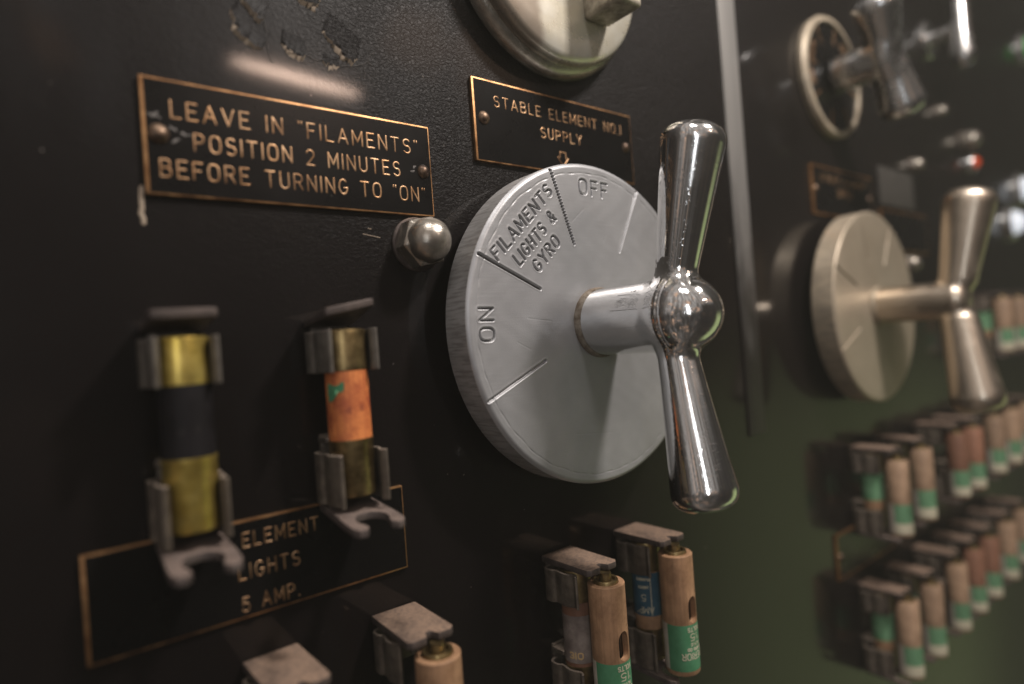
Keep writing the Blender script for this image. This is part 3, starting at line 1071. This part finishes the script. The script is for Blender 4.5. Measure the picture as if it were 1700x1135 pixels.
def handle_mesh(name, q, parent, m_, vox=0.5, it=7):
    """a closed shell round the handle, pulled onto its smooth surface"""
    lo = np.array(q['lo'], float)
    hi = np.array(q['hi'], float)
    n = np.ceil((hi - lo) / vox).astype(int)
    gx, gy, gz = [lo[i] + vox * np.arange(n[i] + 1) for i in range(3)]
    XX, YY, ZZ = np.meshgrid(gx, gy, gz, indexing='ij')
    val = sdf_handle(np.stack([XX.ravel(), YY.ravel(), ZZ.ravel()], 1), q).reshape(XX.shape)
    ins = val < 0
    # surface nets: one vertex per mixed cell
    c = ins[:-1, :-1, :-1].astype(int)
    for a, b, e in ((1, 0, 0), (0, 1, 0), (0, 0, 1), (1, 1, 0), (1, 0, 1), (0, 1, 1), (1, 1, 1)):
        c = c + ins[a:n[0] + a, b:n[1] + b, e:n[2] + e]
    mixed = (c > 0) & (c < 8)
    idx = -np.ones(mixed.shape, int)
    ii = np.argwhere(mixed)
    idx[mixed] = np.arange(len(ii))
    V = lo + (ii + 0.5) * vox
    F = []
    for axis in range(3):
        a1, a2 = [(1, 2), (2, 0), (0, 1)][axis]
        s0 = [slice(None)] * 3
        s1 = [slice(None)] * 3
        s0[axis] = slice(0, -1)
        s1[axis] = slice(1, None)
        ch = ins[tuple(s0)] != ins[tuple(s1)]
        for p in np.argwhere(ch):
            if p[a1] == 0 or p[a2] == 0 or p[a1] >= n[a1] or p[a2] >= n[a2]:
                continue
            qd = []
            for (u, v) in ((0, 0), (-1, 0), (-1, -1), (0, -1)):
                r_ = p.copy()
                r_[a1] += u
                r_[a2] += v
                qd.append(int(idx[tuple(r_)]))
            if min(qd) < 0:
                continue
            F.append(tuple(qd) if not ins[tuple(p)] else tuple(qd[::-1]))
    e = 0.02
    F_ = np.array(F)
    for step in range(it):
        if step < 4:                                    # relax, then pull back onto the surface
            acc = np.zeros_like(V)
            cnt = np.zeros(len(V))
            for a, b in ((0, 1), (1, 2), (2, 3), (3, 0)):
                np.add.at(acc, F_[:, a], V[F_[:, b]])
                np.add.at(acc, F_[:, b], V[F_[:, a]])
                np.add.at(cnt, F_[:, a], 1)
                np.add.at(cnt, F_[:, b], 1)
            V = 0.5 * V + 0.5 * acc / cnt[:, None]
        for _ in range(2):
            f0 = sdf_handle(V, q)
            gr = np.stack([sdf_handle(V + np.eye(3)[k] * e, q) - sdf_handle(V - np.eye(3)[k] * e, q) for k in range(3)], 1) / (2 * e)
            V = V - gr * (f0 / np.maximum((gr ** 2).sum(1), 0.2))[:, None]
    return pyd(name, [W(*p) for p in V], F, m_, parent)


def ring_collar(parent, d, r, m_=None):
    return lathe('collar', [(r - 1.2, d - 0.3), (r + 0.55, d - 0.3), (r + 0.6, d + 0.8), (r + 0.25, d + 1.7), (r - 0.8, d + 1.8)], m_ or M_RUST, parent, 'd', 64)


def disc_body(parent, R_, d0, d1, m_=None):
    lathe('disc', [(10, d0), (R_ - 0.8, d0), (R_, d0 + 0.8), (R_, d1 - 1.15), (R_ - 0.02, d1 - 0.9), (R_ - 0.12, d1 - 0.75)], m_ or M_EDGE, parent, 'd', 220, sharp=30)
    lathe('spindle', [(6, 0), (6, d0 + 0.3)], M_TAB, parent, 'd', 32)


sw = thing('rotary_switch', 'big silver dial engraved OFF, FILAMENTS LIGHTS & GYRO and ON with sharp chrome handle', 'switch')
disc_body(sw, 45.0, 4.5, 14.9)
dial_face('dial_face', sw, 14.9, 45.0, engr, M_DIAL)
ring_collar(sw, 15.0, 9.3)
HQ = dict(seam=0.28, hub=1.09, rs=9.3, d0=15.2, dh=41.5, ac=39.6, zc=-0.6, dk=0.86, th=math.radians(11), ph=math.radians(4), n0=10, L=42.8, rn=5.1, rt=8.0, k=2.2, lo=(-22, 14, -54), hi=(22, 62, 54))
handle_mesh('handle', HQ, sw, M_CHROME)

sw2 = thing('rotary_switch', 'blurred far silver rotary dial with chrome handle above the far fuse rows', 'switch', (190, 0, 1))
disc_body(sw2, 45.0, 4.5, 14.9, M_EDGE2)
dial_face('dial_face', sw2, 14.9, 45.0, [(radial(a, 23.2, 44), 0.5, 0.7, 0) for a in (-114, -65.6, -19, 27.5)], M_DIAL2)
ring_collar(sw2, 15.0, 8.6, M_EDGE2)
HQ2 = dict(HQ, hub=1.02, rs=8.4, dh=46.5, ac=45.5, dk=1.6, L=42, rn=7.2, rt=10.0, th=math.radians(9), ph=math.radians(6), lo=(-24, 14, -56), hi=(24, 66, 56))
handle_mesh('handle', HQ2, sw2, M_CHROME3, 1.2)

# ------------------------------------------------------------------ the cropped knob at the top
kn = thing('knob_switch', 'round speckled zinc knob with a square bar grip, cut off by the top edge', 'knob', (2.0, 0, 109.5))
lathe('flange', [(20, 0.05), (33.6, 0.05), (34.4, 0.9), (34.2, 3.6), (33.0, 5.0), (32.0, 5.3)], M_NUT, kn, 'd', 160)
lathe('escutcheon', [(31.6, 4.6), (32.3, 5.6), (32.2, 8.0), (31.6, 9.0), (30.2, 9.6), (26, 9.9), (14, 10.2), (0, 10.3)], M_ZINC, kn, 'd', 160)
prism('bar_grip', [(6.0, -19.0), (16.5, -19.0), (16.5, 24), (6.0, 24)], 10.0, 24.0, M_BAR, kn, 'xz', 1.6, seg=4)

# ------------------------------------------------------------------ far selector at the upper right
se = thing('selector_switch', 'small blurred chrome selector switch on a round black escutcheon, upper right', 'switch', (188, 0, 114))
lathe('rim', [(26.4, 0.05), (29.2, 0.05), (29.6, 2.5), (28.6, 4.0), (26.6, 4.2), (26.2, 3.0)], M_EDGE2, se, 'd', 96)
lathe('escutcheon', [(0, 3.2), (26.6, 3.2), (26.8, 0.05)], M_BLACK, se, 'd', 96)
gl = []
for a in range(0, 360, 45):
    gl.append(radial(a + 12, 17, 25))
for k, a in enumerate((-100, -75, -60, 40, 60)):
    gl += at_angle('ON' if k % 2 else 'OFF', 3.0, 6.0, 21, a)
stroke_mesh('markings', gl, 0.45, 0.1, M_LETTER, se, lambda u, v, k: (u, 3.2 + k, v))
HQ3 = dict(HQ, rs=8.6, d0=3.4, dh=27.0, ac=27.0, zc=0.0, dk=1.5, L=22, n0=7, rn=7.6, rt=9.8, th=math.radians(3), ph=math.radians(-28), k=4.0, lo=(-30, 2, -38), hi=(30, 44, 38))
handle_mesh('handle', HQ3, se, M_CHROME2, 1.1)

lv = thing('lever_switch', 'long pale chrome lever cut off by the top edge at the upper right', 'switch', (330, 0, 168))
lathe('base', [(0, 3), (11, 3), (12, 2), (12, 0.05)], M_CHROME2, lv, 'd', 48)
lathe('stem', [(5, 2.5), (4.5, 16)], M_CHROME2, lv, 'd', 32)
lathe('lever', [(0, -24), (4.2, -23), (6.2, -20), (6.6, -16), (5.0, 0), (4.6, 24), (0, 26)], M_CHROME2, lv, 'z', 40, (0, 19, 0))


# ------------------------------------------------------------------ pilot lamps, and two pale reflections built as glowing lenses
def pilot(x, z, r, mlens, label):
    t = thing('pilot_or_reflection', label, 'lamp', (x, 0, z), 'pilot lamps and pale reflections at the right edge')
    lathe('bezel', [(r * 0.9, 3.0), (r * 1.25, 4.5), (r * 1.45, 3.5), (r * 1.5, 0.05)], M_CHROME2, t, 'd', 40)
    lathe('lens', [(0, 4 + r * 0.8), (r * 0.5, 4 + r * 0.68), (r * 0.85, 4 + r * 0.35), (r, 3.4), (r, 1)], mlens, t, 'd', 40)
    return t


pilot(396, 98, 4.2, M_RED, 'small red pilot lamp beside a chrome highlight near the right edge')
pilot(485, 62, 9.5, M_WHT, 'lower of the two pale reflections built as lamps at the right edge')
pilot(520, 92, 9.5, M_WHT, 'upper of the two pale reflections built as lamps at the right edge')
pilot(566, 219, 9.0, M_GRNL, 'green pilot lamp half cut off by the right edge near the top')
for k_, (nx, nz, nl) in enumerate(((338, 124, 'blurred nut left of the long pale lever, upper right'), (290, 84, 'blurred nut above the grey card plate'))):
    cap_nut(nx, nz, nl, 0.6)
cap_nut(385, 112, 'bright domed nut just above the red pilot lamp', 1.0)


# ================================================================== fuses, clips and tubes (local z = 0 at the underside of the top tab)
ARM = catmull([(3.4, 1.25), (5.0, 1.35), (5.95, 2.3), (6.0, 4.4), (5.2, 5.6), (5.35, 7.2), (5.6, 8.6), (5.3, 10.4), (4.6, 12.0), (4.75, 13.0), (5.4, 13.8)], 4)


def make_clip(label, kind, front=19.5, tilt=0.0, roll=0.0, m_arm=None, m_tab=None):
    """one spring clip: kind 'top' (plain notched tab) or 'bottom' (forked tab)"""
    t = thing('fuse_clip', label, 'fuse clip')
    m_arm = m_arm or M_CLIP
    if kind == 'top':
        z0, z1 = -10.2, -1.2
        prism('base_plate', [(-4.2, -10.5), (4.2, -10.5), (4.2, 0.2), (-4.2, 0.2)], 0.05, 1.2, m_arm, t, 'xz', 0.2)
    else:
        z0, z1 = -38.6, -27.6
        prism('base_plate', [(-4.2, -38.9), (4.2, -38.9), (4.2, -24.0), (-4.2, -24.0)], 0.05, 1.2, m_arm, t, 'xz', 0.2)
        prism('stop', [(-4.6, 0.6), (4.6, 0.6), (4.6, 5.4), (3.4, 5.9), (-3.4, 5.9), (-4.6, 5.4)], -25.6, -24.4, m_arm, t, 'xd', 0.25)
    for sg in (-1, 1):
        out = strip_profile([(sg * a, b) for a, b in ARM], 0.75)
        prism('spring_arm', out, z0, z1, m_arm, t, 'xd', 0.12, seg=1)
    if kind == 'top':
        poly = [(-5.7, 0.3), (5.7, 0.3), (5.7, front - 1.2), (4.6, front), (1.5, front), (0.7, front - 2.2), (-0.5, front - 2.4), (-1.1, front - 0.6), (-1.6, front), (-4.8, front), (-5.7, front - 1.0)]
        if tilt:
            poly = [(-5.6, 0.3), (5.6, 0.3), (5.6, front - 0.5), (5.0, front), (-5.0, front), (-5.6, front - 0.5)]
        prism('tab', poly, 0, 1.75, m_tab or M_TAB, t, 'xd', 0.4, fn=lambda x, d, z: (x, d, z + tilt * d / 14 + roll * x * d / 14 / 11))
    else:
        r, cd = 3.5, 15.6
        cut = [(2.5, 19.2), (2.75, 18.0)] + [(r * math.sin(math.radians(a)), cd + r * math.cos(math.radians(a))) for a in range(52, 309, 16)] + [(-2.75, 18.0), (-2.5, 19.2)]
        poly = [(-5.4, 0.3), (-5.9, 16.0), (-5.8, 18.6), (-5.0, 20.2), (-3.6, 20.5)] + cut[::-1] + [(3.6, 20.5), (5.0, 20.2), (5.8, 18.6), (5.9, 16.0), (5.4, 0.3)]
        prism('fork_tab', poly, -40.6, -38.95, m_tab or M_FORK, t, 'xd', 0.4, fn=lambda x, d, z: (x, d, z - tilt * max(d - 1, 0) / 18))
    return t


def make_fuse(label, mbody, mcap, cap1=9.0, cap2=12.5, r=4.7, length=36.0, hollow=True, group=None):
    """cartridge fuse hanging at d = 8.2 between z = 0 and -length"""
    t = thing('cartridge_fuse', label, 'fuse', (0, 0, 0), group)
    at = (0, 8.2, 0)
    lathe('body', [(r - 0.12, -cap1 + 0.6), (r - 0.1, -length + cap2 - 0.6)], mbody, t, 'z', 48, at)
    lathe('end_cap', [(0, -0.05), (r - 0.8, -0.05), (r - 0.15, -0.3), (r, -0.9), (r, -cap1 + 0.5), (r - 0.05, -cap1), (r - 0.35, -cap1)], mcap, t, 'z', 48, at)
    L_ = -length
    lathe('end_cap', [(r - 0.35, L_ + cap2), (r + 0.1, L_ + cap2), (r + 0.12, L_ + cap2 - 0.5), (r, L_ + cap2 - 1.0), (r, L_ + 0.8), (r - 0.3, L_ + 0.1), (r - 1.1, L_), (r - 1.6, L_ + 0.3), (r - 1.7, L_ + 3.0), (0, L_ + 3.2)], mcap, t, 'z', 48, at)
    return t


def cyl_patch(name, r, a0, a1, z0, z1, at, m_, parent, n=36, rag=0.0):
    V, F = [], []
    for i in range(n + 1):
        a = math.radians(a0 + (a1 - a0) * i / n)
        for k, z in enumerate((z0, z1)):
            zz = z + rng.normal(0, rag) if rag else z
            V.append(W(at[0] + r * math.sin(a), at[1] + r * math.cos(a), at[2] + zz))
    for i in range(n):
        F.append((2 * i, 2 * i + 1, 2 * i + 3, 2 * i + 2))
    return pyd(name, V, F, m_, parent)


def cyl_text(name, lines, r, at, m_, parent, hw):
    """strokes wrapped on an upright cylinder: u = arc length from the outward side, v = z"""
    return stroke_mesh(name, lines, hw, 0.03, m_, parent, lambda u, v, h: (at[0] + (r + h) * math.sin(u / r), at[1] + (r + h) * math.cos(u / r), at[2] + v))


def make_tube(label, m_, printed=True, slot=True, slot_a=2):
    """brown fibre tube with brass tips held in front of the clip, top at z = -1.7"""
    t = thing('fuse_tube', label, 'fuse')
    at = (0.6, 19.0, 0)
    R_ = 5.0
    o = lathe('tube', [(3.4, -37.4), (R_ - 0.2, -37.4), (R_, -37.1), (R_, -2.9), (R_ - 0.15, -2.7), (3.5, -2.7), (3.4, -3.0), (3.4, -37.4)], m_, t, 'z', 72, at)
    if slot:
        cut = bpy.data.meshes.new('cutter')
        bm = bmesh.new()
        a = math.radians(slot_a)
        n_ = (math.sin(a), math.cos(a))
        tt = (math.cos(a), -math.sin(a))
        ring0, ring1 = [], []
        outl = [(1.8 * math.cos(math.radians(q)), -17.2 + 2.6 * math.sin(math.radians(q))) for q in range(0, 181, 20)] + [(1.8 * math.cos(math.radians(q)), -20.6 + 1.7 * math.sin(math.radians(q))) for q in range(180, 361, 20)]
        for (u, z) in outl:
            for ring, h in ((ring0, 3.0), (ring1, 7.0)):
                ring.append(bm.verts.new(W(at[0] + n_[0] * h + tt[0] * u, at[1] + n_[1] * h + tt[1] * u, z)))
        bm.faces.new(ring0)
        bm.faces.new(ring1[::-1])
        for i in range(len(outl)):
            j = (i + 1) % len(outl)
            bm.faces.new((ring0[i], ring1[i], ring1[j], ring0[j]))
        bm.normal_update()
        bmesh.ops.recalc_face_normals(bm, faces=bm.faces)
        bm.to_mesh(cut)
        bm.free()
        co = bpy.data.objects.new('cutter', cut)
        COL.objects.link(co)
        md = o.modifiers.new('slot', 'BOOLEAN')
        md.operation = 'DIFFERENCE'
        md.solver = 'EXACT'
        md.object = co
        bpy.context.view_layer.update()
        dg = bpy.context.evaluated_depsgraph_get()
        me = bpy.data.meshes.new_from_object(o.evaluated_get(dg))
        o.modifiers.clear()
        o.data = me
        me.set_sharp_from_angle(angle=math.radians(35))
        bpy.data.objects.remove(co)
        lathe('filler', [(0, -14), (2.6, -14), (2.6, -24), (0, -24)], M_DARK, t, 'z', 24, at)
    lathe('metal_tip', [(0, -0.2), (1.6, -0.2), (1.7, -2.6), (2.5, -2.7), (2.6, -1.9), (3.2, -1.8), (3.38, -2.2), (3.38, -4.5)], M_CAPD, t, 'z', 36, at)
    lb = cyl_patch('label', R_ + 0.06, -98, 165, -36.0, -22.6, at, M_GREEN if printed else M_GREENP, t)
    cyl_patch('label_edge', R_ + 0.05, -150, -98, -36.0, -22.55, at, M_WHITE, t, 16)
    if printed:
        pl = []
        for s_, h_, w_, z_ in (('VOLTS', 1.15, 4.6, -24.0), ("'15", 1.9, 3.2, -26.2), ('N.Y.C', 0.7, 3.2, -28.3), ('& MFG CO', 0.75, 5.4, -29.7), ('SUPERIOR', 1.8, 10.4, -31.7)):
            pl += text_strokes(s_, h_, w_, (-0.1 if s_ != 'SUPERIOR' else 0.6, z_), rot=PI)
        p = cyl_text('printing', pl, R_ + 0.08, at, M_INK, lb, 0.15)
        p.parent = lb
    else:
        cyl_patch('cream_band', R_ + 0.09, -98, 165, -36.0, -31.2, at, M_INK, lb, 24)
    return t


def shift(o, x, z, rz=0.0):
    o.location = W(x, 0, z)
    o.rotation_euler = (0, 0, rz)
    return o


# --- upper pair
ZU = 2.6
shift(make_clip('upper clip of the black fuse, level dusty tab seen from below', 'top', 14.5, 2.0, 0.2, M_CLIPG, M_TAB), -105.2, ZU)
shift(make_fuse('black cartridge fuse with bright brass end caps, at the far left', M_BLACKF, M_CAP, 9.0, 13.6), -105.0, ZU - 1.0)
CB = shift(make_clip('lower clip of the black fuse, forked dusty tab', 'bottom', 19.5, 2.6, 0, M_CLIP), -105.2, ZU)
shift(make_clip('upper clip of the orange fuse, tab bent upwards', 'top', 13.5, 2.8, 2.2, M_CLIPG, M_TAB), -73.4, ZU)
fo = shift(make_fuse('orange cartridge fuse with aged brass caps and a scrap of green label', M_ORANGE, M_CAPD, 9.0, 12.2), -73.2, ZU - 1.0)
V, F = [], []
pts = [(-1.9, 0), (2.1, 0.25), (2.0, -1.5), (1.2, -1.9), (0.7, -1.6), (0.0, -2.9), (-0.6, -3.6), (-1.7, -3.9), (-2.1, -2.0)]
for (u, v) in pts:
    a = (u - 4.6) / 4.72
    V.append(W(4.80 * math.sin(a), 8.2 + 4.80 * math.cos(a), v - 11.6))
V.append(W(4.85 * math.sin(-4.6 / 4.72), 8.2 + 4.85 * math.cos(-4.6 / 4.72), -12.8))
F = [(i, (i + 1) % len(pts), len(pts)) for i in range(len(pts))]
pyd('label_scrap', V, F, M_GREEN, fo)
cb2 = copy_thing(CB, (-73.2, 0, ZU), 0, 0, 0.02)
tag(cb2, 'lower clip of the orange fuse, forked dusty tab over the nameplate corner', 'fuse clip')

# --- lower holders
ZL = -67.0
CT = make_clip('upper clip with a notched dusty tab over the fuse tube nearest the big dial', 'top')
CBL = make_clip('forked lower clip', 'bottom')
FT = make_tube('tube', M_FIBRE)
FT2 = make_tube('tube', M_FIBRE_P, False, False)
FT3 = make_tube('tube', M_FIBRE_R, False, False)
FA = make_fuse('fuse', M_FIBRE_R, M_CAPD, 9.0, 9.5)
pa = (0, 8.2, 0)
la = cyl_patch('label', 4.70, -150, 60, -25.5, -12.5, pa, M_FOIL, FA)
p = cyl_text('printing', text_strokes('310', 1.6, 3.8, (-5.0, -23.4)), 4.72, pa, M_TANINK, la, 0.22)
p.parent = la
FB = make_fuse('fuse', M_FIBRE, M_CAPD, 9.0, 9.5)
lb_ = cyl_patch('label', 4.70, -150, 90, -22.4, -9.3, pa, M_BLUE, FB)
p = cyl_text('printing', text_strokes('AMP"', 1.9, 5.4, (-5.4, -20.6), rot=PI) + text_strokes('5', 1.9, 1.3, (-5.6, -16.8), rot=PI) + [[(-3.3, -9.6), (-3.3, -22.0)]] +
             text_strokes('LIGHTS', 0.6, 3.0, (-5.6, -13.6), rot=PI) + text_strokes('FILAMENTS', 0.55, 4.2, (-5.6, -11.2), rot=PI), 4.72, pa, M_INK, lb_, 0.13)
p.parent = lb_

ORD = ['first', 'second', 'third', 'fourth', 'fifth', 'sixth', 'seventh']
near = [(-91.0, 'at the bottom edge left of centre, nearest the camera'), (-62.3, 'at the bottom edge below the ELEMENT LIGHTS nameplate'),
        (-9.8, 'in front, below the big dial'), (20.0, 'standing behind, just below the chrome handle')]
used = set()


def place(src, key, x, z, rz, label, cat, group=None):
    if key not in used:
        used.add(key)
        o = shift(src, x, z, rz)
    else:
        o = copy_thing(src, (x, 0, z), 0, 0, rz)
    if 'group' in o:
        del o['group']
    tag(o, label, cat, group)
    return o


for i, (x, where) in enumerate(near):
    rz = [0.02, -0.03, 0.0, 0.015][i]
    place(CT, 'CT', x, ZL, rz, 'notched dusty clip tab ' + where, 'fuse clip', 'upper clips of the near fuse row')
    if i >= 2:
        place(CBL, 'CBL', x, ZL, rz, 'forked lower fuse clip ' + where, 'fuse clip', 'lower clips of the near fuse row')
    if i >= 1:
        place(FT, 'FT', x, ZL, [0, 0.0, 0.0, 0.0][i], 'brown fibre fuse tube ' + where, 'fuse', 'brown tubes of the near fuse row')
place(FA, 'FA', -10.0, ZL - 0.6, 0, 'dark red fuse with scuffed grey label 310 behind the front brown tube', 'fuse')
place(FB, 'FB', 20.0, ZL - 0.6, 0, 'fuse with a dark blue label in the clip below the chrome handle', 'fuse')

FBF = make_fuse('fuse', M_FIBRE, M_CAPD, 9.0, 9.5)
cyl_patch('label', 4.70, -150, 90, -22.4, -9.3, pa, M_GREENP, FBF)
rows = [('upper far row', ZL, [185, 215, 267, 294, 335, 369, 405]), ('lower far row', ZL - 66, [185, 215, 251, 279, 308, 343, 378]), ('row beside the far handle', ZL + 72, [371, 407, 445])]
for rname, z, xs in rows:
    for k, x in enumerate(xs):
        rz = random.uniform(-0.03, 0.03)
        n_ = ORD[k] + ' from the left in the ' + rname
        place(CT, 'CT', x, z, rz, 'blurred notched clip tab, ' + n_, 'fuse clip', 'upper clips of the far fuse rows')
        place(CBL, 'CBL', x, z, rz, 'blurred forked lower clip, ' + n_, 'fuse clip', 'lower clips of the far fuse rows')
        if k < 2:
            place(FBF, 'FBF', x, z - 0.6, rz, 'blurred clip-held fuse, ' + n_, 'fuse', 'clip-held fuses of the far rows')
        red = (k in (2, 3) and rname == 'upper far row') or (k in (3, 4) and rname == 'lower far row')
        place(FT3 if red else FT2, 'FT3' if red else 'FT2', x, z + random.uniform(-1.2, 0.4), random.uniform(-0.05, 0.05), ('reddish' if red else 'tan') + ' green-labelled tube, ' + n_, 'fuse', 'fuse tubes of the far rows')
